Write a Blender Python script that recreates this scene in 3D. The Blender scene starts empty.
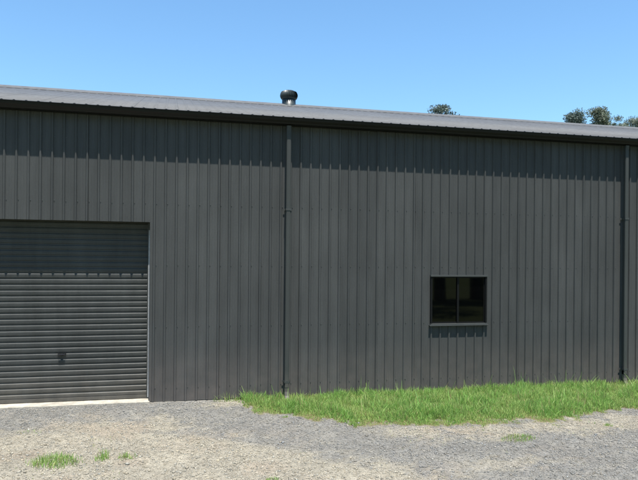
import bpy, math, random
import numpy as np

# ------------------------------------------------------------------ camera, world, sun, exposure
scene = bpy.context.scene
C = scene.collection
cam_d = bpy.data.cameras.new("camera")
cam = bpy.data.objects.new("camera", cam_d)
C.objects.link(cam)
scene.camera = cam
cam.location = (0.0, -11.5586, 2.5368)
YAW = 0.233
from mathutils import Matrix, Vector, Euler
cam.matrix_world = (Matrix.Translation(cam.location) @ Matrix.Rotation(-YAW, 4, 'Z')
                    @ Matrix.Rotation(math.pi / 2, 4, 'X') @ Matrix.Rotation(0.0088, 4, 'Z'))
cam_d.sensor_width = 36.0
cam_d.lens = 36.0 * 626.0 / 638.0
cam_d.shift_y = 19.96 / 638.0
cam_d.clip_start = 0.05
cam_d.clip_end = 5000.0

SUN_EL, SUN_AZ = math.radians(74.3), math.radians(4.0)     # azimuth measured from the wall's normal, towards +X
sdir = Vector((math.sin(SUN_AZ) * math.cos(SUN_EL), -math.cos(SUN_AZ) * math.cos(SUN_EL), math.sin(SUN_EL)))
w = bpy.data.worlds.new("World")
scene.world = w
w.use_nodes = True
nt = w.node_tree
bg = nt.nodes["Background"]
sky = nt.nodes.new("ShaderNodeTexSky")
sky.sky_type = 'NISHITA'
sky.sun_disc = False
sky.sun_elevation = SUN_EL
sky.sun_rotation = math.atan2(sdir.x, sdir.y)
sky.altitude = 0.0
sky.air_density = 1.3
sky.dust_density = 0.0
sky.ozone_density = 8.0
wb = nt.nodes.new("ShaderNodeVectorMath"); wb.operation = 'MULTIPLY'      # white balance of the sky
wb.inputs[1].default_value = (0.95, 1.08, 1.07)
nt.links.new(sky.outputs[0], wb.inputs[0])
nt.links.new(wb.outputs[0], bg.inputs[0])
bg.inputs[1].default_value = 0.103

sun_d = bpy.data.lights.new("sun", 'SUN')
sun_d.energy = 5.0
sun_d.angle = math.radians(0.5)
sun_d.color = (1.0, 0.955, 0.89)
sun = bpy.data.objects.new("sun", sun_d)
C.objects.link(sun)
sun.rotation_euler = sdir.to_track_quat('Z', 'Y').to_euler()

scene.view_settings.view_transform = 'Standard'
scene.view_settings.look = 'None'
scene.view_settings.gamma = 1.0
scene.view_settings.exposure = 0.9
scene.view_settings.use_curve_mapping = False

random.seed(7)
rng = np.random.default_rng(11)

# ------------------------------------------------------------------ small helpers
class MB:
    """collects faces for ONE mesh"""
    def __init__(s):
        s.v = []; s.f = []
    def quad(s, a, b, c, d):
        n = len(s.v); s.v += [a, b, c, d]; s.f.append((n, n + 1, n + 2, n + 3))
    def box(s, x0, x1, y0, y1, z0, z1, bev=0.0):
        n = len(s.v)
        s.v += [(x0, y0, z0), (x1, y0, z0), (x1, y1, z0), (x0, y1, z0), (x0, y0, z1), (x1, y0, z1), (x1, y1, z1), (x0, y1, z1)]
        for q in ((3, 2, 1, 0), (4, 5, 6, 7), (0, 1, 5, 4), (1, 2, 6, 5), (2, 3, 7, 6), (3, 0, 4, 7)):
            s.f.append(tuple(n + i for i in q))
    def rings(s, rings, closed=True, cap=True):
        """connect a list of equally long point loops"""
        n = len(s.v); m = len(rings[0])
        for r in rings: s.v += [tuple(p) for p in r]
        for i in range(len(rings) - 1):
            for j in range(m if closed else m - 1):
                k = (j + 1) % m
                s.f.append((n + i * m + j, n + i * m + k, n + (i + 1) * m + k, n + (i + 1) * m + j))
        if cap and closed:
            s.f.append(tuple(n + j for j in range(m))[::-1])
            s.f.append(tuple(n + (len(rings) - 1) * m + j for j in range(m)))
    def tube(s, pts, rads, m=10):
        rings = []
        pts = [Vector(p) for p in pts]
        for i, p in enumerate(pts):
            d = (pts[min(i + 1, len(pts) - 1)] - pts[max(i - 1, 0)]).normalized()
            a = d.orthogonal().normalized(); b = d.cross(a)
            if i and a.dot(pa) < 0.2:
                a = (pa - d * pa.dot(d)).normalized(); b = d.cross(a)
            pa = a
            rings.append([p + (a * math.cos(t) + b * math.sin(t)) * rads[i] for t in [2 * math.pi * k / m for k in range(m)]])
        s.rings(rings)
    def lathe(s, cx, cy, prof, m=24):
        s.rings([[(cx + r * math.cos(2 * math.pi * k / m), cy + r * math.sin(2 * math.pi * k / m), z) for k in range(m)] for r, z in prof])
    def build(s, name, mat, parent=None, smooth=False, bevel=0.0):
        me = bpy.data.meshes.new(name)
        me.from_pydata([tuple(p) for p in s.v], [], s.f)
        me.update()
        if smooth:
            me.polygons.foreach_set("use_smooth", [True] * len(me.polygons))
        me.materials.append(mat)
        o = bpy.data.objects.new(name, me)
        C.objects.link(o)
        if parent: o.parent = parent
        if bevel:
            b = o.modifiers.new("bevel", 'BEVEL'); b.width = bevel; b.segments = 2; b.limit_method = 'ANGLE'
        return o

def tag(o, label=None, cat=None, group=None, kind=None):
    if label: o["label"] = label
    if cat: o["category"] = cat
    if group: o["group"] = group
    if kind: o["kind"] = kind
    return o

def empty(name, loc=(0, 0, 0)):
    o = bpy.data.objects.new(name, None); C.objects.link(o); o.location = loc
    return o

def fast_mesh(name, verts, faces_flat, nper, mat, col=None, smooth=False):
    """verts (N,3), faces (M,nper), col (N,3) point colours"""
    me = bpy.data.meshes.new(name)
    M = len(faces_flat)
    me.vertices.add(len(verts)); me.vertices.foreach_set("co", verts.astype(np.float32).ravel())
    me.loops.add(M * nper); me.loops.foreach_set("vertex_index", faces_flat.astype(np.int32).ravel())
    me.polygons.add(M)
    me.polygons.foreach_set("loop_start", np.arange(0, M * nper, nper, dtype=np.int32))
    me.polygons.foreach_set("loop_total", np.full(M, nper, dtype=np.int32))
    if smooth: me.polygons.foreach_set("use_smooth", np.ones(M, dtype=bool))
    me.update(calc_edges=True)
    if col is not None:
        a = me.color_attributes.new("tint", 'FLOAT_COLOR', 'POINT')
        a.data.foreach_set("color", np.concatenate([col, np.ones((len(col), 1))], 1).astype(np.float32).ravel())
    me.materials.append(mat)
    o = bpy.data.objects.new(name, me); C.objects.link(o)
    return o

# value noise in numpy
_perm = rng.random((256, 256))
def vnoise(x, y):
    xi = np.floor(x).astype(int); yi = np.floor(y).astype(int)
    fx = x - xi; fy = y - yi
    fx = fx * fx * (3 - 2 * fx); fy = fy * fy * (3 - 2 * fy)
    g = lambda a, b: _perm[a & 255, b & 255]
    return (g(xi, yi) * (1 - fx) + g(xi + 1, yi) * fx) * (1 - fy) + (g(xi, yi + 1) * (1 - fx) + g(xi + 1, yi + 1) * fx) * fy
def fbm(x, y, o=4):
    s = 0; a = 0.5; t = 0
    for i in range(o):
        s = s + a * vnoise(x * 2 ** i + 17.3 * i, y * 2 ** i + 5.1 * i); t += a; a *= 0.55
    return s / t
def sstep(a, b, x):
    t = np.clip((x - a) / (b - a), 0, 1); return t * t * (3 - 2 * t)

# ------------------------------------------------------------------ materials
def new_mat(name):
    m = bpy.data.materials.new(name); m.use_nodes = True
    return m, m.node_tree.nodes, m.node_tree.links, m.node_tree.nodes["Principled BSDF"]

def painted(name, col, rough=0.45, streak=0.10, dust=None, metallic=0.0, spec=0.5, bump=0.0, attr=False, coat=0.0):
    m, N, L, P = new_mat(name)
    tc = N.new("ShaderNodeTexCoord")
    mp = N.new("ShaderNodeMapping"); mp.inputs["Scale"].default_value = (3.0, 3.0, 0.35)
    L.new(tc.outputs["Object"], mp.inputs[0])
    n1 = N.new("ShaderNodeTexNoise"); n1.inputs["Scale"].default_value = 2.0; n1.inputs["Detail"].default_value = 6
    L.new(mp.outputs[0], n1.inputs[0])
    n2 = N.new("ShaderNodeTexNoise"); n2.inputs["Scale"].default_value = 35.0; n2.inputs["Detail"].default_value = 4
    L.new(tc.outputs["Object"], n2.inputs[0])
    r1 = N.new("ShaderNodeMapRange"); r1.inputs[1].default_value = 0.3; r1.inputs[2].default_value = 0.7
    r1.inputs[3].default_value = 1 - streak; r1.inputs[4].default_value = 1 + streak
    L.new(n1.outputs[0], r1.inputs[0])
    r2 = N.new("ShaderNodeMapRange"); r2.inputs[1].default_value = 0.3; r2.inputs[2].default_value = 0.7
    r2.inputs[3].default_value = 1 - streak * .5; r2.inputs[4].default_value = 1 + streak * .5
    L.new(n2.outputs[0], r2.inputs[0])
    mu = N.new("ShaderNodeMath"); mu.operation = 'MULTIPLY'
    L.new(r1.outputs[0], mu.inputs[0]); L.new(r2.outputs[0], mu.inputs[1])
    n4 = N.new("ShaderNodeTexNoise"); n4.inputs["Scale"].default_value = 0.9; n4.inputs["Detail"].default_value = 5
    L.new(tc.outputs["Object"], n4.inputs[0])
    r4 = N.new("ShaderNodeMapRange"); r4.inputs[1].default_value = 0.3; r4.inputs[2].default_value = 0.7
    r4.inputs[3].default_value = 1 - streak * .7; r4.inputs[4].default_value = 1 + streak * .7
    L.new(n4.outputs[0], r4.inputs[0])
    m4 = N.new("ShaderNodeMath"); m4.operation = 'MULTIPLY'
    L.new(mu.outputs[0], m4.inputs[0]); L.new(r4.outputs[0], m4.inputs[1])
    last = m4; mu = m4
    if attr:
        at = N.new("ShaderNodeAttribute"); at.attribute_name = "tint"
        m3 = N.new("ShaderNodeMath"); m3.operation = 'MULTIPLY'
        L.new(mu.outputs[0], m3.inputs[0]); L.new(at.outputs["Fac"], m3.inputs[1]); last = m3
    sc = N.new("ShaderNodeVectorMath"); sc.operation = 'SCALE'; sc.inputs[0].default_value = col
    L.new(last.outputs[0], sc.inputs["Scale"])
    out = sc.outputs[0]
    if dust:
        dcol, zmax, amt = dust
        sx = N.new("ShaderNodeSeparateXYZ"); L.new(tc.outputs["Object"], sx.inputs[0])
        zr = N.new("ShaderNodeMapRange"); zr.inputs[1].default_value = 0.0; zr.inputs[2].default_value = zmax
        zr.inputs[3].default_value = amt; zr.inputs[4].default_value = 0.0
        L.new(sx.outputs[2], zr.inputs[0])
        n3 = N.new("ShaderNodeTexNoise"); n3.inputs["Scale"].default_value = 4.0; n3.inputs["Detail"].default_value = 8
        L.new(tc.outputs["Object"], n3.inputs[0])
        mm = N.new("ShaderNodeMath"); mm.operation = 'MULTIPLY'
        L.new(zr.outputs[0], mm.inputs[0]); L.new(n3.outputs[0], mm.inputs[1])
        mx = N.new("ShaderNodeMix"); mx.data_type = 'RGBA'
        L.new(mm.outputs[0], mx.inputs[0]); L.new(out, mx.inputs[6]); mx.inputs[7].default_value = (*dcol, 1)
        out = mx.outputs[2]
    L.new(out, P.inputs["Base Color"])
    P.inputs["Roughness"].default_value = rough
    P.inputs["Metallic"].default_value = metallic
    P.inputs["Specular IOR Level"].default_value = spec
    if bump:
        bp = N.new("ShaderNodeBump"); bp.inputs["Strength"].default_value = 0.6; bp.inputs["Distance"].default_value = bump
        L.new(n1.outputs[0], bp.inputs["Height"]); L.new(bp.outputs[0], P.inputs["Normal"])
    return m

WALL = (0.062, 0.0650, 0.0635)
M_wall = painted("wall_steel", WALL, 0.5, 0.11, dust=((0.26, 0.21, 0.18), 1.0, 0.42), bump=0.022, attr=True, spec=0.12)
M_roof = painted("roof_steel", (0.080, 0.083, 0.084), 0.7, 0.14, bump=0.004)
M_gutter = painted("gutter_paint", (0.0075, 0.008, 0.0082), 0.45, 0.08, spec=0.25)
M_trim = painted("trim_paint", (0.052, 0.056, 0.054), 0.45, 0.06, spec=0.3)
M_pipe = painted("pipe_paint", (0.047, 0.051, 0.048), 0.5, 0.08, spec=0.25, dust=((0.30, 0.25, 0.20), 0.5, 0.4))
M_door = painted("door_paint", (0.050, 0.053, 0.051), 0.45, 0.14, spec=0.22, dust=((0.32, 0.27, 0.21), 0.7, 0.35))
M_zinc = painted("zinc", (0.42, 0.43, 0.44), 0.5, 0.3)
M_dark = painted("dark_interior", (0.03, 0.03, 0.03), 0.9, 0.1)
M_lock = painted("lock_metal", (0.012, 0.012, 0.013), 0.35, 0.1)
M_concrete = painted("concrete", (0.34, 0.315, 0.26), 0.9, 0.28)
M_vent = painted("vent_metal", (0.035, 0.045, 0.042), 0.42, 0.25)
M_screw = painted("screw_paint", (0.064, 0.068, 0.066), 0.4, 0.1)

M_glass, N, L, P = new_mat("window_glass")
P.inputs["Base Color"].default_value = (0.001, 0.001, 0.001, 1)
P.inputs["Roughness"].default_value = 0.03
P.inputs["Specular IOR Level"].default_value = 0.3

def attr_mat(name, rough=0.9, trans=0.0, spec=0.3, noise=0.0, nscale=40):
    m, N, L, P = new_mat(name)
    at = N.new("ShaderNodeAttribute"); at.attribute_name = "tint"
    src = at.outputs["Color"]
    L.new(src, P.inputs["Base Color"])
    P.inputs["Roughness"].default_value = rough
    P.inputs["Specular IOR Level"].default_value = spec
    if trans:
        tr = N.new("ShaderNodeBsdfTranslucent"); mx = N.new("ShaderNodeMixShader"); mx.inputs[0].default_value = trans
        L.new(src, tr.inputs[0]); L.new(P.outputs[0], mx.inputs[1]); L.new(tr.outputs[0], mx.inputs[2])
        L.new(mx.outputs[0], N["Material Output"].inputs[0])
    return m
M_stone = attr_mat("stones", 0.85)
M_blade = attr_mat("grass_blades", 0.5, 0.42, 0.3)
M_leaf = attr_mat("leaves", 0.6, 0.25, 0.3)
M_bark = painted("bark", (0.20, 0.17, 0.14), 0.9, 0.3)

# ------------------------------------------------------------------ ground
TAN = np.array([0.290, 0.264, 0.205]); GREY = np.array([0.172, 0.169, 0.156]); SOIL = np.array([0.16, 0.13, 0.07])
FIELD = np.array([0.10, 0.12, 0.045])

def grass_front(x):
    """y of the strip's front edge"""
    return np.interp(x, [1.15, 1.25, 1.5, 2.4, 3.1, 4.6, 6.4, 8.1, 12, 22], [0.0, -0.45, -0.85, -1.5, -1.88, -2.2, -2.18, -2.0, -1.8, -1.8])

def tan_mask(x, y):
    n = (fbm(x * 0.9 + 3, y * 0.9 + 8) - 0.5) * 1.7 + (fbm(x * 4 + 1, y * 5) - 0.5) * 1.9 + (fbm(x * 15, y * 18, 3) - 0.5) * 1.3
    edge = np.interp(x, [-9, -3, -0.1, 0.55, 1.8, 2.7, 3.6, 4.5, 7], [-0.9, -1.0, -1.35, -1.65, -2.65, -3.35, -4.25, -5.2, -9])
    t = sstep(-0.45, 0.45, (edge - y) + n * 0.6)                       # light sandy patch in front of the door
    # darker wheel streak through it
    se = np.interp(x, [-0.6, 0.4, 1.2, 2.4], [-1.5, -1.8, -2.35, -3.2])
    t = t * (1 - 0.65 * sstep(0.22, 0.05, np.abs(y - se + n * 0.15)) * sstep(-0.6, 0.0, x) * sstep(2.6, 1.6, x))
    gf = grass_front(x)
    fr = sstep(0.50, 0.05, np.abs(y - (gf - 0.32)) + n * 0.45) * sstep(2.8, 3.6, x)   # sandy fringe below the grass
    fl = sstep(0.3, 0.0, np.abs(y + 0.30) + n * 0.3) * sstep(0.3, 0.8, x) * sstep(1.6, 1.2, x)
    lr = sstep(0.35, 0.0, np.abs(y + 3.9) + n * 0.5) * sstep(3.4, 4.0, x) * sstep(6.0, 4.6, x) * 0.6
    m = np.clip(np.maximum.reduce([t, fr * 0.9, fl * 0.85, lr]), 0, 1)
    return np.clip(m * 0.86 + 0.14 * sstep(.45, .7, fbm(x * 7 + 60, y * 9)) + (1 - m) * .10, 0, 1)

def grass_mask(x, y):
    n = (fbm(x * 1.6 + 9, y * 1.6 + 2) - 0.5) * 0.75 + (fbm(x * 8, y * 8 + 4) - 0.5) * 0.9
    m = sstep(-0.12, 0.20, (y - grass_front(x)) + n)
    return m * (x > 1.12 + n) * (y < 0.02)

def gz(x, y):
    base = -0.05 + 0.030 * sstep(1.8, 0.6, x) * sstep(-1.6, -0.3, y) + 0.04 * np.minimum(y, 0.0) * sstep(14, 8, -y) - 0.5 * sstep(8, 14, -y)
    return (base + 0.045 * (fbm(x * 0.6, y * 0.6) - 0.5) + 0.025 * (fbm(x * 2.5 + 5, y * 2.5) - 0.5) * sstep(0.0, -0.4, y)
            - 0.03 * sstep(2, 5, x) * sstep(-0.8, 0, y))

def gcol(x, y):
    t = tan_mask(x, y)[..., None]; g = grass_mask(x, y)[..., None]
    v = (0.80 + 0.40 * fbm(x * 5, y * 5 + 7))[..., None]
    warm = sstep(0.52, 0.7, fbm(x * 1.7 + 30, y * 1.7))[..., None]
    c = (GREY * (1 - t) + TAN * t) * v
    c = c * (1 - 0.35 * warm * t) + np.array([0.25, 0.19, 0.14]) * 0.35 * warm * t
    far = np.maximum(sstep(11, 15, np.abs(x - 3)), sstep(7.0, 8.5, -y + (fbm(x * .7, y * .7) - .5) * 2))[..., None]
    c = c * (1 - g) + SOIL * g
    return c * (1 - far) + FIELD * v * far

def axis(lo, hi, step, far):
    a = list(np.arange(lo, hi + 1e-6, step)); s = step
    while a[-1] < far: s *= 1.25; a.append(a[-1] + s)
    s = step
    while a[0] > -far: s *= 1.25; a.insert(0, a[0] - s)
    return np.array(a)
gx = axis(-7, 14, 0.05, 1500); gy = axis(-8, 0.4, 0.05, 1500)
X, Y = np.meshgrid(gx, gy)
Z = gz(X, Y)
V = np.stack([X, Y, Z], -1).reshape(-1, 3)
nx, ny = len(gx), len(gy)
ii = (np.arange(ny - 1)[:, None] * nx + np.arange(nx - 1)[None]).ravel()
F = np.stack([ii, ii + 1, ii + nx + 1, ii + nx], 1)
M_ground, N, L, P = new_mat("ground")
at = N.new("ShaderNodeAttribute"); at.attribute_name = "tint"
tc = N.new("ShaderNodeTexCoord")
vo = N.new("ShaderNodeTexVoronoi"); vo.inputs["Scale"].default_value = 70
no = N.new("ShaderNodeTexNoise"); no.inputs["Scale"].default_value = 160; no.inputs["Detail"].default_value = 6
no2 = N.new("ShaderNodeTexNoise"); no2.inputs["Scale"].default_value = 9; no2.inputs["Detail"].default_value = 8
for n_ in (vo, no, no2): L.new(tc.outputs["Object"], n_.inputs["Vector"])
sx = N.new("ShaderNodeSeparateColor"); L.new(vo.outputs["Color"], sx.inputs[0])
r = N.new("ShaderNodeMapRange"); r.inputs[3].default_value = 0.80; r.inputs[4].default_value = 1.22; L.new(sx.outputs[0], r.inputs[0])
r2 = N.new("ShaderNodeMapRange"); r2.inputs[1].default_value = .3; r2.inputs[2].default_value = .7; r2.inputs[3].default_value = 0.85; r2.inputs[4].default_value = 1.15; L.new(no2.outputs[0], r2.inputs[0])
mu = N.new("ShaderNodeMath"); mu.operation = 'MULTIPLY'; L.new(r.outputs[0], mu.inputs[0]); L.new(r2.outputs[0], mu.inputs[1])
sc = N.new("ShaderNodeVectorMath"); sc.operation = 'SCALE'
L.new(at.outputs["Color"], sc.inputs[0]); L.new(mu.outputs[0], sc.inputs["Scale"]); L.new(sc.outputs[0], P.inputs["Base Color"])
P.inputs["Roughness"].default_value = 0.95; P.inputs["Specular IOR Level"].default_value = 0.2
bp = N.new("ShaderNodeBump"); bp.inputs["Strength"].default_value = 0.9; bp.inputs["Distance"].default_value = 0.012
L.new(vo.outputs["Distance"], bp.inputs["Height"])
bp2 = N.new("ShaderNodeBump"); bp2.inputs["Strength"].default_value = 0.7; bp2.inputs["Distance"].default_value = 0.01
L.new(no.outputs[0], bp2.inputs["Height"]); L.new(bp.outputs[0], bp2.inputs["Normal"]); L.new(bp2.outputs[0], P.inputs["Normal"])
g = fast_mesh("ground", V, F, 4, M_ground, gcol(V[:, 0], V[:, 1]), smooth=True)
tag(g, kind="structure")

# ------------------------------------------------------------------ the shed
WX0, WX1 = -12.55, 24.0          # ends of the long wall
PITCH, RIB0 = 0.19, -2.7543      # cladding ribs
DX0, DX1, DH = -3.66, -0.36, 3.185
NX0, NX1, NZ0, NZ1 = 5.01, 6.23, 1.25, 2.26
BACK = 10.24
RIDGE_Y, RIDGE_Z = 5.0, 6.660
EAVE_Y, EAVE_Z = -0.235, 5.160
shed = empty("steel_shed", (0, 0, 0))
tag(shed, "long dark grey ribbed steel shed with a roller door and one small window", "shed")

def rib_profile(a, b, extra=()):
    """(x, out, sheet) breakpoints of trapezoidal cladding between a and b"""
    pts = []
    k0 = int(math.floor((a - RIB0) / PITCH)) - 1; k1 = int(math.ceil((b - RIB0) / PITCH)) + 1
    for k in range(k0, k1):
        c = RIB0 + PITCH * k; sh = (k + 401) // 4; lap = (k % 4 == 3); big = k in (-9, 7, 19, 39, 51, 59)
        if lap:
            pts += [(c - .0255, 0, sh - 1), (c - .011, .028, sh - 1), (c + .011, .028, sh - 1), (c + (.0195 if big else .0155), .0215, sh - 1), (c + (.0185 if big else .0160), (.012 if big else .0185), sh), (c + .0255, 0, sh)]
        else:
            pts += [(c - .025, 0, sh), (c - .0105, .026, sh), (c + .0105, .026, sh), (c + .025, 0, sh)]
        for q in (.075, .115):
            pts += [(c + q - .006, 0, sh), (c + q, .0022, sh), (c + q + .006, 0, sh)]
    xs = [p[0] for p in pts]; ys = [p[1] for p in pts]
    out = [p for p in pts if a < p[0] < b]
    for e in (a, b, *extra):
        if a <= e <= b: out.append((e, float(np.interp(e, xs, ys)), 0))
    out.sort(key=lambda p: p[0])
    res = []
    for p in out:
        if res and p[0] - res[-1][0] < 1e-5: continue
        res.append(p)
    return res

sheet_tint = {}
def stint(k):
    if k not in sheet_tint: sheet_tint[k] = 1.0 + random.uniform(-0.075, 0.075)
    return sheet_tint[k]

def cladding(name, prof, to3, spans, mat, parent):
    """prof across, spans(xmid) -> list of (z0(x), z1(x)) ; to3(x, out, z) -> point"""
    v = []; f = []; c = []
    for (xa, oa, sa), (xb, ob, sb) in zip(prof[:-1], prof[1:]):
        for z0, z1 in spans((xa + xb) / 2):
            za0, za1 = (z0(xa), z1(xa)) if callable(z0) else (z0, z1)
            zb0, zb1 = (z0(xb), z1(xb)) if callable(z0) else (z0, z1)
            n = len(v)
            v += [to3(xa, oa, za0), to3(xb, ob, zb0), to3(xb, ob, zb1), to3(xa, oa, za1)]
            t = stint(sa or sb); c += [(t, t, t)] * 4
            f.append((n, n + 1, n + 2, n + 3))
    return_o = fast_mesh(name, np.array(v), np.array(f), 4, mat, np.array(c))
    return_o.parent = parent
    return return_o

WTOP = 5.10
def front_spans(x):
    if DX0 < x < DX1: return [(DH, WTOP)]
    if NX0 < x < NX1: return [(-0.02, NZ0), (NZ1, WTOP)]
    return [(-0.02, WTOP)]
cladding("wall", rib_profile(WX0, WX1, (DX0, DX1, NX0, NX1)), lambda x, o, z: (x, -o, z), front_spans, M_wall, shed)
pl = lambda x: -0.02
cladding("wall", rib_profile(WX0, WX1), lambda x, o, z: (x, BACK + o - .24, z), lambda x: [(-.02, WTOP)], M_wall, shed)
RS = (RIDGE_Z - EAVE_Z) / (RIDGE_Y - EAVE_Y)
roofz = lambda y: EAVE_Z + RS * (y - EAVE_Y) if y < RIDGE_Y else RIDGE_Z - RS * (y - RIDGE_Y)
zt = lambda y: roofz(y) - 0.03
for xe, sg in ((WX0, -1), (WX1, 1)):
    cladding("wall", rib_profile(0, BACK - .24, (RIDGE_Y,)), lambda y, o, z: (xe + sg * o, y, z), lambda y: [(pl, zt)], M_wall, shed)

# base slab, its edge showing under the door
m = MB(); m.box(WX0 + .05, WX1 - .05, 0.03, BACK - .3, -0.25, -0.004); m.box(DX0 - .03, DX1 + .02, -0.07, 0.03, -0.25, -0.002)
m.build("base_slab", M_concrete, shed, bevel=0.006)

# roof: two ribbed slopes, ridge capping
def slope(y0, z0, y1, z1):
    prof = rib_profile(WX0 - .12, WX1 + .12)
    v = []; f = []
    for x, o, s_ in prof:
        o *= 0.35
        v += [(x, y0, z0 + o), (x, y1, z1 + o)]
    for i in range(len(prof) - 1):
        f.append((2 * i, 2 * i + 2, 2 * i + 3, 2 * i + 1))
    o = fast_mesh("roof", np.array(v), np.array(f), 4, M_roof)
    o.parent = shed
    sd = o.modifiers.new("sheet", 'SOLIDIFY'); sd.thickness = 0.002; sd.offset = -1
    return o
roof = slope(EAVE_Y + .02, EAVE_Z + .004, RIDGE_Y, RIDGE_Z)
roof_b = slope(2 * RIDGE_Y - EAVE_Y - .02, EAVE_Z + .004, RIDGE_Y, RIDGE_Z)
m = MB()
for (xa, xb) in ((WX0 - .14, WX1 + .14),):
    dz = RS * 0.16
    prof = [(RIDGE_Y - .165, RIDGE_Z + .004 - dz), (RIDGE_Y - .16, RIDGE_Z + .020 - dz), (RIDGE_Y - .02, RIDGE_Z + .05), (RIDGE_Y, RIDGE_Z + .062),
            (RIDGE_Y + .02, RIDGE_Z + .05), (RIDGE_Y + .16, RIDGE_Z + .020 - dz), (RIDGE_Y + .165, RIDGE_Z + .004 - dz)]
    m.rings([[(xa, y, z) for y, z in prof], [(xb, y, z) for y, z in prof]], closed=False)
m.build("ridge_cap", M_roof, roof)

# fascia and front gutter (top bead out, body leaning in)
def gutter(y_wall, sg):
    y = lambda d: y_wall - sg * d
    m = MB()
    prof = [(.060, 5.140), (.062, 5.040), (.150, 5.038), (.170, 5.042), (.180, 5.052), (.186, 5.066), (.205, 5.082), (.225, 5.100), (.232, 5.120), (.236, 5.140), (.246, 5.142), (.248, 5.152), (.240, 5.157), (.231, 5.152), (.229, 5.120), (.180, 5.072), (.166, 5.048), (.148, 5.042), (.066, 5.044), (.064, 5.140)]
    m.rings([[(WX0 - .12, y(a), b) for a, b in prof], [(WX1 + .12, y(a), b) for a, b in prof]])
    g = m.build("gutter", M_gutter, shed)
    x = WX0 + 1.3
    while x < WX1:                     # overlapped gutter joints
        m = MB()
        pj = [(a + (.0025 if a > .1 else 0), b - .0025) for a, b in prof[1:11]]
        m.rings([[(x, y(a), b) for a, b in pj], [(x + .045, y(a), b) for a, b in pj]], closed=False); x += 7.3
        m.build("gutter_joint", M_gutter, g)
    m = MB(); m.box(WX0 - .1, WX1 + .1, min(y(.034), y(.058)), max(y(.034), y(.058)), 5.03, 5.15)
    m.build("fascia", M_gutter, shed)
gutter(0, 1); gutter(BACK - .24, -1)

# barge trims at the gable ends
for xe in (WX0 - .13, WX1 + .13):
    m = MB()
    for (ya, yb) in ((EAVE_Y, RIDGE_Y), (RIDGE_Y, 2 * RIDGE_Y - EAVE_Y)):
        n = [[(xe + dx, yy, roofz(yy) + dz) for dx, dz in ((-.02, -.15), (.02, -.15), (.02, .05), (-.02, .05))] for yy in (ya, yb)]
        m.rings(n)
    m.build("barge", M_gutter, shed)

# rows of screws on the front wall
m = MB()
for z in (0.22, 1.32, 2.42, 3.52, 4.62):
    k = 0; x = RIB0 - 50 * PITCH
    while x < 14:
        xs = x + 0.036
        if x > -9 and not any(a <= xs <= b for a, b in [(s[0], s[1]) for s in ([(DX0 - .02, DX1 + .02)] if z < DH else []) + ([(NX0 - .04, NX1 + .04)] if NZ0 - .05 < z < NZ1 + .05 else [])]):
            zz = z + random.uniform(-.006, .006)
            m.rings([[(xs + rr * math.cos(a), yy, zz + rr * math.sin(a)) for a in [i * math.pi / 3 for i in range(6)]] for rr, yy in ((.0075, -.0005), (.0075, -.003), (.0048, -.004), (.0045, -.009))])
        x += PITCH
sc_ = m.build("screw_heads", M_screw, shed)
tag(sc_, kind="stuff", label="rows of small screw heads across the ribbed wall")

# ---- roller door
dy = 0.262
door = MB()
prof = [(0.0, .035)]
z = 0.035
ring_y = []
pts = []
P_ = 0.101
z = 0.06
pts.append((0.0, 0.0)); pts.append((0.0, 0.055))
while z < 3.7:
    # pressed profile: shallow proud band, then a hollow
    pts += [(0.0, z), (-.010, z + .005), (-.0120, z + .022), (-.0130, z + .048), (-.0115, z + .066), (0.0, z + .076)]
    z += P_
v = []; f = []
nxs = 24
xs = np.linspace(DX0 - .02, DX1 + .02, nxs)
for o, z in pts:
    for x in xs:
        v.append((x, dy + o + 0.0025 * math.sin(x * 2.1 + z * 1.3) + random.uniform(-.0004, .0004), z))
for i in range(len(pts) - 1):
    for j in range(nxs - 1):
        n = i * nxs + j
        f.append((n, n + 1, n + nxs + 1, n + nxs))
door.v = v; door.f = f
d = door.build("roller_door", M_door, shed, smooth=False)
m = MB(); m.box(DX0 + .03, DX1 - .045, dy - .034, dy - .016, 0.006, 0.062)
m.build("bottom_rail", M_door, d, bevel=.003)
m = MB(); m.box(-1.92, -1.78, dy - .022, dy - .016, .80, .86)
m.lathe(-1.85, dy - .03, [(.022, .81), (.022, .85)], 12)
m.tube([(-1.905, dy - .05, .829), (-1.795, dy - .05, .832)], [.010, .010], 8)
m.tube([(-1.85, dy - .016, .83), (-1.85, dy - .05, .83)], [.012, .012], 8)
m.build("lock_handle", M_lock, d)
m = MB()
m.v = []; 
for k in range(1):
    m.rings([[(x, dy + .22 + .2 * math.cos(a), 3.62 + .2 * math.sin(a)) for a in [i * math.pi / 8 for i in range(16)]] for x in (DX0 + .01, DX1 - .01)])
m.build("door_drum", M_door, d)
for xa, xb, xl in ((DX0 + .002, DX0 + .045, DX0 + .045), (DX1 - .045, DX1 - .002, DX1 - .022)):
    m = MB(); m.box(xa, xb, dy - .045, dy - .040, 0.0, 3.30); m.box(xa if xl > xb - .001 else xb - .004, (xa + .004) if xl > xb - .001 else xb, dy - .040, dy + .03, 0, 3.30)
    gd = m.build("door_guide", M_trim, shed)
    lx = xb if xa < -3 else xb - .001
    # galvanised lip of the guide with worn paint
    m = MB()
    for z0, z1 in ((0.02, 3.05),):
        m.box(lx - .024, lx, dy - .049, dy - .046, z0, z1)
    m.build("guide_lip", M_zinc, gd)
m = MB()   # reveal lining
m.box(DX0 - .024, DX0, 0.001, dy + .05, -0.0, DH + .024); m.box(DX1, DX1 + .024, 0.001, dy + .05, 0.0, DH + .024)
m.box(DX0, DX1, 0.001, 0.10, DH, DH + .024)
m.build("door_reveal", M_trim, shed)

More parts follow.
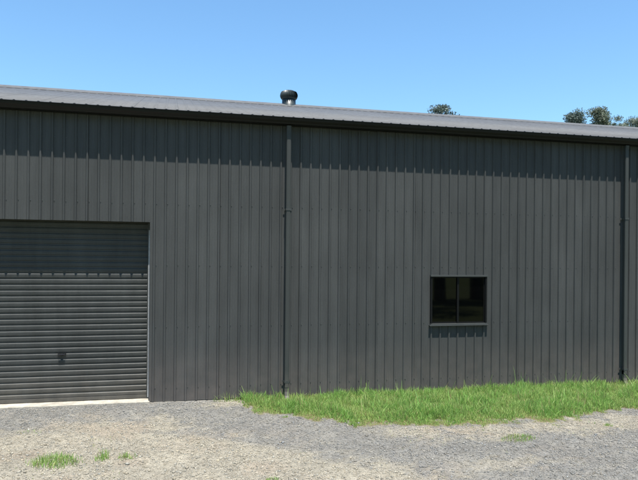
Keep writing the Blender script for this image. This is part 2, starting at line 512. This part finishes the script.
# ---- window
win = MB()
fy0, fy1 = -0.062, 0.05
win.box(NX0 - .004, NX1 + .004, -.050, fy1, NZ1 - .035, NZ1)
wf = win.build("window", M_trim, shed, bevel=.003)
m = MB(); m.box(NX0 - .025, NX1 + .025, -.068, fy1, NZ0 + .000, NZ0 + .020); m.box(NX0 - .004, NX1 + .004, -.052, fy1, NZ0 + .020, NZ0 + .045)
m.build("window_sill", M_trim, wf, bevel=.003)
m = MB(); cxm = (NX0 + NX1) / 2 - .01
m.box(cxm - .02, cxm + .02, -.006, .030, NZ0 + .045, NZ1 - .035)
for (xa, xb, yy) in ((NX0 + .035, cxm - .02, .012), (cxm + .02, NX1 - .035, -.004)):
    m.box(xa, xb, yy, yy + .02, NZ0 + .045, NZ0 + .075); m.box(xa, xb, yy, yy + .02, NZ1 - .06, NZ1 - .035)
m.box(NX0 + .035, NX0 + .055, .012, .032, NZ0 + .075, NZ1 - .06); m.box(NX1 - .055, NX1 - .035, -.004, .016, NZ0 + .075, NZ1 - .06)
M_sash = painted("sash_paint", (0.008, 0.0085, 0.0085), 0.5, 0.05, spec=0.12)
m.box(NX0, NX0 + .035, -.038, fy1, NZ0 + .045, NZ1 - .035); m.box(NX1 - .035, NX1, -.038, fy1, NZ0 + .045, NZ1 - .035)
m.build("sash_frame", M_sash, wf)
for (xa, xb, yy) in ((NX0 + .055, cxm - .02, .022), (cxm + .02, NX1 - .055, .006)):
    m = MB(); m.box(xa, xb, yy, yy + .005, NZ0 + .075, NZ1 - .06); m.build("pane", M_glass, wf)
m = MB(); m.box(NX0 - .1, NX1 + .1, .5, .52, NZ0 - .3, NZ1 + .3)

# ---- downpipes
def downpipe(cx, zb, zbr):
    m = MB(); hw, yf, yb = .042, -.140, -.070
    def loop(y0, y1, z0, z1=None):
        z1 = z0 if z1 is None else z1
        c = .012
        return [(cx - hw + c, y0, z0), (cx + hw - c, y0, z0), (cx + hw, y0 + c, z0), (cx + hw, y1 - c, z1), (cx + hw - c, y1, z1), (cx - hw + c, y1, z1), (cx - hw, y1 - c, z1), (cx - hw, y0 + c, z0)]
    m.rings([loop(-.155, -.085, 5.02), loop(yf, yb, 4.93), loop(yf, yb, zb + .12), loop(yf - .02, yb - .01, zb + .05, zb + .07), loop(yf - .07, yb - .06, zb - .02, zb + .03)])
    p = m.build("downpipe", M_pipe, shed)
    for zb_ in zbr:
        m = MB()
        m.box(cx - hw - .035, cx + hw + .035, -.034, -.030, zb_ - .02, zb_ + .02)
        m.box(cx - hw - .006, cx - hw - .001, yf - .004, -.034, zb_ - .02, zb_ + .02); m.box(cx + hw + .001, cx + hw + .006, yf - .004, -.034, zb_ - .02, zb_ + .02)
        m.box(cx - hw - .001, cx + hw + .001, yf - .006, yf - .001, zb_ - .02, zb_ + .02)
        m.build("pipe_bracket", M_trim, p)
    m = MB(); m.rings([[(x, y * 1.0, z) for x, y, z in loop(yf - .004, yb + .004, zz)] for zz in (zb + .20, zb + .28)])
    for k in (0,): pass
    o = m.build("pipe_joiner", M_pipe, p); o.scale = (1, 1, 1)
for cx in (2.12, 9.42, 16.72, -5.18):
    downpipe(cx, -0.03, (3.47, 0.27))

# ---- roof ventilator near the ridge
vx, vy = 3.07, 5.06
vent = empty("roof_ventilator", (vx, vy, 0)); vent.parent = shed; vent.location.z = -0.075
def sub(m, nm, mat, smooth=False):
    o = m.build(nm, mat, vent, smooth); return o
m = MB(); m.lathe(0, 0, [(.24, 6.55), (.20, 6.72), (.185, 6.74), (.185, 6.93)], 28); sub(m, "vent_neck", M_vent, True)
m = MB(); R0 = .235
m.lathe(0, 0, [(.185, 6.925), (.200, 6.93), (.200, 6.945), (.185, 6.945)], 32); m.lathe(0, 0, [(.0, 7.175), (.06, 7.172), (.13, 7.158), (.175, 7.135), (.190, 7.120), (.175, 7.120), (.0, 7.125)], 32)
sub(m, "vent_cap", M_vent, True)
m = MB()
for k in range(30):
    a = 2 * math.pi * k / 30
    ring = []
    for t in np.linspace(0, 1, 9):
        zz = 6.94 + .19 * t
        rr = .185 + .055 * math.sin(math.pi * (0.12 + 0.80 * t)) ** .8
        ring.append((rr, zz))
    A = [(r_ * math.cos(a), r_ * math.sin(a), z_) for r_, z_ in ring]
    B = [((r_ - .022) * math.cos(a + .19), (r_ - .022) * math.sin(a + .19), z_) for r_, z_ in ring]
    B2 = [((r_ - .024) * math.cos(a + .19), (r_ - .024) * math.sin(a + .19), z_) for r_, z_ in ring]
    A2 = [((r_ - .002) * math.cos(a), (r_ - .002) * math.sin(a), z_) for r_, z_ in ring]
    m.rings([A, B], closed=False); m.rings([B2, A2], closed=False)
sub(m, "vent_vanes", M_vent, True)
m = MB(); m.lathe(0, 0, [(.13, 6.94), (.15, 7.03), (.13, 7.13)], 20); sub(m, "vent_core", M_dark, True)

# ------------------------------------------------------------------ gravel stones
def stones():
    n = 190000
    x = rng.uniform(-5.5, 12.5, n); y = rng.uniform(-6.2, 0.0, n)
    t = tan_mask(x, y); g_ = grass_mask(x, y)
    cl = fbm(x * 1.3 + 50, y * 1.3)
    keep = (g_ < 0.3) & (rng.random(n) < (0.35 + 1.0 * cl)) & ~((y > -0.08) & (x < 0)) & (y < -0.05)
    x, y, t = x[keep], y[keep], t[keep]; n = len(x)
    big = rng.random(n) ** 6
    s = 0.0035 + 0.0055 * rng.random(n) + 0.012 * big + 0.014 * (rng.random(n) < .0016)
    octa = np.array([[1, 0, 0], [-1, 0, 0], [0, 1, 0], [0, -1, 0], [0, 0, 1], [0, 0, -1]], float)
    of = np.array([[0, 2, 4], [2, 1, 4], [1, 3, 4], [3, 0, 4], [2, 0, 5], [1, 2, 5], [3, 1, 5], [0, 3, 5]])
    P = octa[None] * (0.7 + 0.6 * rng.random((n, 6, 1))) + rng.normal(0, .18, (n, 6, 3))
    P *= s[:, None, None] * np.array([1.15, 1, .65])
    a = rng.uniform(0, 2 * np.pi, n); ca, sa = np.cos(a)[:, None], np.sin(a)[:, None]
    px = P[:, :, 0] * ca - P[:, :, 1] * sa; py = P[:, :, 0] * sa + P[:, :, 1] * ca
    z0 = gz(x, y)
    Vv = np.stack([px + x[:, None], py + y[:, None], P[:, :, 2] + z0[:, None] + s[:, None] * .25], -1).reshape(-1, 3)
    Ff = (of[None] + 6 * np.arange(n)[:, None, None]).reshape(-1, 3)
    base = GREY * (1 - t[:, None]) + TAN * t[:, None]
    v = np.exp(rng.normal(0.02, .19, n))[:, None]
    hue = rng.normal(0, .045, (n, 1)) * np.array([1, .2, -1])
    col = np.clip(base * v * (1 + hue), .03, .72)
    o = fast_mesh("gravel_stones", Vv, Ff, 3, M_stone, np.repeat(col, 6, 0))
    tag(o, "loose grey and sandy crushed gravel spread over the yard", "gravel", kind="stuff")
stones()

# ------------------------------------------------------------------ grass blades
def blades(x, y, h, wd, col, z0=None):
    n = len(x)
    a = rng.uniform(0, 2 * np.pi, n); lean = np.abs(rng.normal(0.30, .28, n)); la = rng.uniform(0, 2 * np.pi, n)
    z0 = (gz(x, y) if z0 is None else z0) - .008
    dx, dy_ = np.cos(a) * wd / 2, np.sin(a) * wd / 2
    lx, ly = np.cos(la) * lean * h, np.sin(la) * lean * h
    pts = []
    for t, wf_ in ((0, 1), (.45, .85), (.8, .5)):
        k = t ** 1.8
        zz = z0 + h * (t - .25 * k * lean)
        pts += [np.stack([x + lx * k - dx * wf_, y + ly * k - dy_ * wf_, zz], -1), np.stack([x + lx * k + dx * wf_, y + ly * k + dy_ * wf_, zz], -1)]
    pts.append(np.stack([x + lx, y + ly, z0 + h * (1 - .25 * lean)], -1))
    V = np.stack(pts, 1).reshape(-1, 3)
    tri = np.array([[0, 1, 3], [0, 3, 2], [2, 3, 5], [2, 5, 4], [4, 5, 6]])
    F = (tri[None] + 7 * np.arange(n)[:, None, None]).reshape(-1, 3)
    return V, F, np.repeat(col, 7, 0)

def blade_colour(n, dry=0.06, patch=None):
    c = np.array([0.245, 0.425, 0.105]) * np.exp(rng.normal(0, .25, (n, 1))) * (1 + rng.normal(0, .08, (n, 3)))
    y_ = np.array([0.40, 0.48, 0.17])
    k = rng.random((n, 1)) * .55
    if patch is not None: k = np.clip(k + patch[:, None], 0, 1)
    c = c * (1 - k) + y_ * k
    d = rng.random(n) < dry
    c[d] = np.array([0.42, 0.36, 0.18]) * (0.7 + .5 * rng.random((d.sum(), 1)))
    return np.clip(c, .01, .6)

n = 230000
x = rng.uniform(1.0, 13.0, n); y = -2.6 * rng.random(n) - .035
m_ = grass_mask(x, y) ** 1.4
cl = fbm(x * 3.5, y * 3.5 + 40); cl2 = fbm(x * 9 + 5, y * 9)
keep = (rng.random(n) < m_ * (0.35 + 0.9 * cl))
x, y, cl, cl2 = x[keep], y[keep], cl[keep], cl2[keep]
edge = sstep(0.0, .5, y - grass_front(x))
h = (0.035 + 0.08 * edge) * (0.35 + 1.3 * cl) * (0.55 + .9 * rng.random(len(x))) * (.55 + .9 * cl2) * (1 + 1.1 * (rng.random(len(x)) < .012))
h *= 1 + .25 * sstep(-.35, 0, y) * fbm(x * 2, y)
xs_, ys_ = rng.uniform(-5, 12, 26000), rng.uniform(-5.8, -.25, 26000)
ks = (fbm(xs_ * 1.1 + 70, ys_ * 1.4 + 3) > .60) & (rng.random(26000) < tan_mask(xs_, ys_) * .55) & (grass_mask(xs_, ys_) < .1)
x = np.concatenate([x, xs_[ks]]); y = np.concatenate([y, ys_[ks]]); h = np.concatenate([h, .012 + .022 * rng.random(ks.sum())])
cl = np.concatenate([cl, np.full(ks.sum(), .0)]); cl2 = np.concatenate([cl2, np.full(ks.sum(), .9)]); edge = np.concatenate([edge, np.zeros(ks.sum())])
V_, F_, C_ = blades(x, y, h, .0065 + .004 * rng.random(len(x)), blade_colour(len(x), .08, (0.5 - cl) * 1.5 + (cl2 - .5) * .9 + .25 * (1 - edge)))
o = fast_mesh("grass", V_, F_, 3, M_blade, C_)
tag(o, "strip of lush green grass along the foot of the shed wall", "grass", kind="stuff")

def tuft(cx, cy, rx, ry, n, hh, label, group=None, dry=.1):
    rr = np.sqrt(rng.random(n)); aa = rng.uniform(0, 2 * np.pi, n)
    x = rx * rr * np.cos(aa) + rng.normal(0, rx * .2, n); y = ry * rr * np.sin(aa)
    h = hh * (0.4 + .8 * rng.random(n)) * (1.15 - .6 * rr)
    z = gz(x + cx, y + cy) - gz(np.array([cx]), np.array([cy]))[0]
    V, F, Cc = blades(x, y, h, .006 + .004 * rng.random(n), blade_colour(n, dry), z)
    o = fast_mesh("grass_tuft", V, F, 3, M_blade, Cc)
    o.location = (cx, cy, float(gz(np.array([cx]), np.array([cy]))[0]))
    tag(o, label, "grass tuft", "grass tufts growing out of the gravel")
tuft(-1.45, -2.78, .28, .24, 480, .15, "widest grass tuft in the sandy gravel in front of the roller door")
tuft(-.86, -2.72, .09, .10, 80, .17, "small upright grass tuft just right of the widest tuft in the gravel")
tuft(-.55, -2.75, .12, .10, 80, .11, "thin low grass tuft at the right end of the tufts before the door")
tuft(-2.35, -2.75, .10, .20, 110, .10, "grass tuft cut by the left edge of the photo, in the sandy gravel")
tuft(5.18, -2.98, .27, .16, 360, .08, "low yellowish grass tuft in the gravel below the green strip under the window", dry=.3)
tuft(1.02, -.12, .22, .05, 60, .20, "weedy tuft against the shed wall left of the first downpipe", dry=.15)
tuft(-2.05, -1.35, .22, .10, 90, .04, "sparse flat tuft in the gravel close below the roller door", dry=.4)
tuft(1.25, -3.88, .10, .08, 90, .06, "small tuft at the bottom edge of the photo, left of centre")
tuft(7.05, -2.62, .07, .05, 60, .07, "tiny dark tuft in the gravel off the strip's edge, far right")

# ------------------------------------------------------------------ trees beyond the roof
def tree(X0, Y0, H, cw, label, tone, seed, nclump=75, leaf=.10, lo=.55):
    r_ = np.random.default_rng(seed)
    g0 = float(gz(np.array([float(X0)]), np.array([float(Y0)]))[0])
    root = empty("gum_tree", (X0, Y0, g0))
    tag(root, label, "tree", "gum trees behind the shed")
    rnd = random.Random(seed)
    # clumps
    cl = []
    while len(cl) < nclump:
        a = r_.uniform(0, 2 * np.pi); zz = r_.uniform(lo, .975)
        prof = math.sqrt(max(.02, 1 - ((zz - lo) / (1 - lo)) ** 2.2)) * (.55 + .45 * min(1, (zz - lo + .06) / .14))
        rr = cw / 2 * prof * math.sqrt(r_.uniform(.05, 1))
        cl.append((rr * math.cos(a), rr * math.sin(a), zz * H, r_.uniform(.22, .62)))
    cl.append((0, 0, H * .965, .35))
    m = MB()
    spine = [(0, 0, -0.2), (.1 * rnd.uniform(-1, 1), .1, H * .25), (.3 * rnd.uniform(-1, 1), .2, H * .5), (.3 * rnd.uniform(-1, 1), .1, H * .75), (0, 0, H * .93)]
    m.tube(spine, [H * .022, H * .018, H * .013, H * .007, H * .002], 10)
    for cx, cy, cz, cr in cl[:40]:
        zb = max(H * .25, cz - rnd.uniform(.12, .25) * H)
        bx = np.interp(zb, [s_[2] for s_ in spine], [s_[0] for s_ in spine]); by = np.interp(zb, [s_[2] for s_ in spine], [s_[1] for s_ in spine])
        m.tube([(bx, by, zb), ((bx + cx) * .5 + rnd.uniform(-.2, .2), (by + cy) * .5, (zb + cz) * .5 - .1), (cx, cy, cz)], [H * .004, H * .002, H * .0006], 6)
    m.build("trunk", M_bark, root, True)
    Vs = []; Cs = []
    for cx, cy, cz, cr in cl:
        n = int(640 * (cr / .8) ** 2) + 50
        d = r_.normal(0, 1, (n, 3)); d /= np.linalg.norm(d, axis=1)[:, None]
        d *= (r_.random((n, 1)) ** .65) * 1.4 * cr * np.array([1.15, 1.15, .75])
        c = d + np.array([cx, cy, cz])
        u = r_.normal(0, 1, (n, 3)); u /= np.linalg.norm(u, axis=1)[:, None]
        v = np.cross(u, r_.normal(0, 1, (n, 3))); v /= np.linalg.norm(v, axis=1)[:, None]
        L_ = leaf * (0.6 + .8 * r_.random((n, 1))); W_ = L_ * .38
        Vs.append(np.stack([c - u * L_, c + v * W_, c + u * L_, c - v * W_], 1).reshape(-1, 3))
        k = np.exp(r_.normal(0, .22, (n, 1))) * r_.uniform(.75, 1.25)
        Cs.append(np.repeat(np.clip(np.array(tone) * k, .01, .5), 4, 0))
    V = np.concatenate(Vs); Cc = np.concatenate(Cs)
    F = np.arange(len(V)).reshape(-1, 4)
    o = fast_mesh("crown", V, F, 4, M_leaf, Cc); o.parent = root
    return root
G1, G2, G3 = (.11, .14, .12), (.15, .17, .12), (.18, .205, .155)
TREES = [  # px x, px top y, distance along Y, width, tone   (world positions worked out from the photograph's camera)
    (24.15, 42.0, 17.35, 3.6, "lone gum tree top showing above the middle of the roofline", G1, 3),
    (40.9, 46.0, 18.6, 3.1, "dark rounded tree top above the roofline, first of the row at the right", G1, 4),
    (44.5, 46.5, 19.35, 3.0, "taller domed tree top above the roofline, second of the row at the right", G2, 5),
    (49.5, 47.5, 18.85, 5.6, "pale open tree top above the roofline at the photo's right edge", G3, 6),
    (51.3, 54.0, 20.75, 7.5, "low tree top in the dip between the taller ones at the right", G2, 8),
]
for X0, Y0, H, cw, lab, tone, sd in TREES:
    tree(X0, Y0, H, cw, lab, tone, sd)

# the belt of trees behind the photographer, which the window and the paint mirror
def copy_tree(o, loc, rz, sc, label):
    r = o.copy(); C.objects.link(r); r.location = loc; r.rotation_euler = (0, 0, rz); r.scale = (sc, sc, sc * .8)
    r["label"] = label; r["group"] = "gum trees across the paddock behind the yard"
    for ch in o.children:
        c = ch.copy(); C.objects.link(c); c.parent = r
proto = [o for o in C.objects if o.name.startswith("gum_tree")]
rt = random.Random(5)
for i in range(16):
    x = -34 + i * 5.4 + rt.uniform(-1, 1); y = -33 + rt.uniform(-3, 3)
    copy_tree(proto[(3, 4)[i % 2]], (x, y, float(gz(np.array([x]), np.array([y]))[0]) - 3.0), rt.uniform(0, 6.28), rt.uniform(1.3, 1.6), "gum tree in the belt behind the camera, mirrored in the window glass")
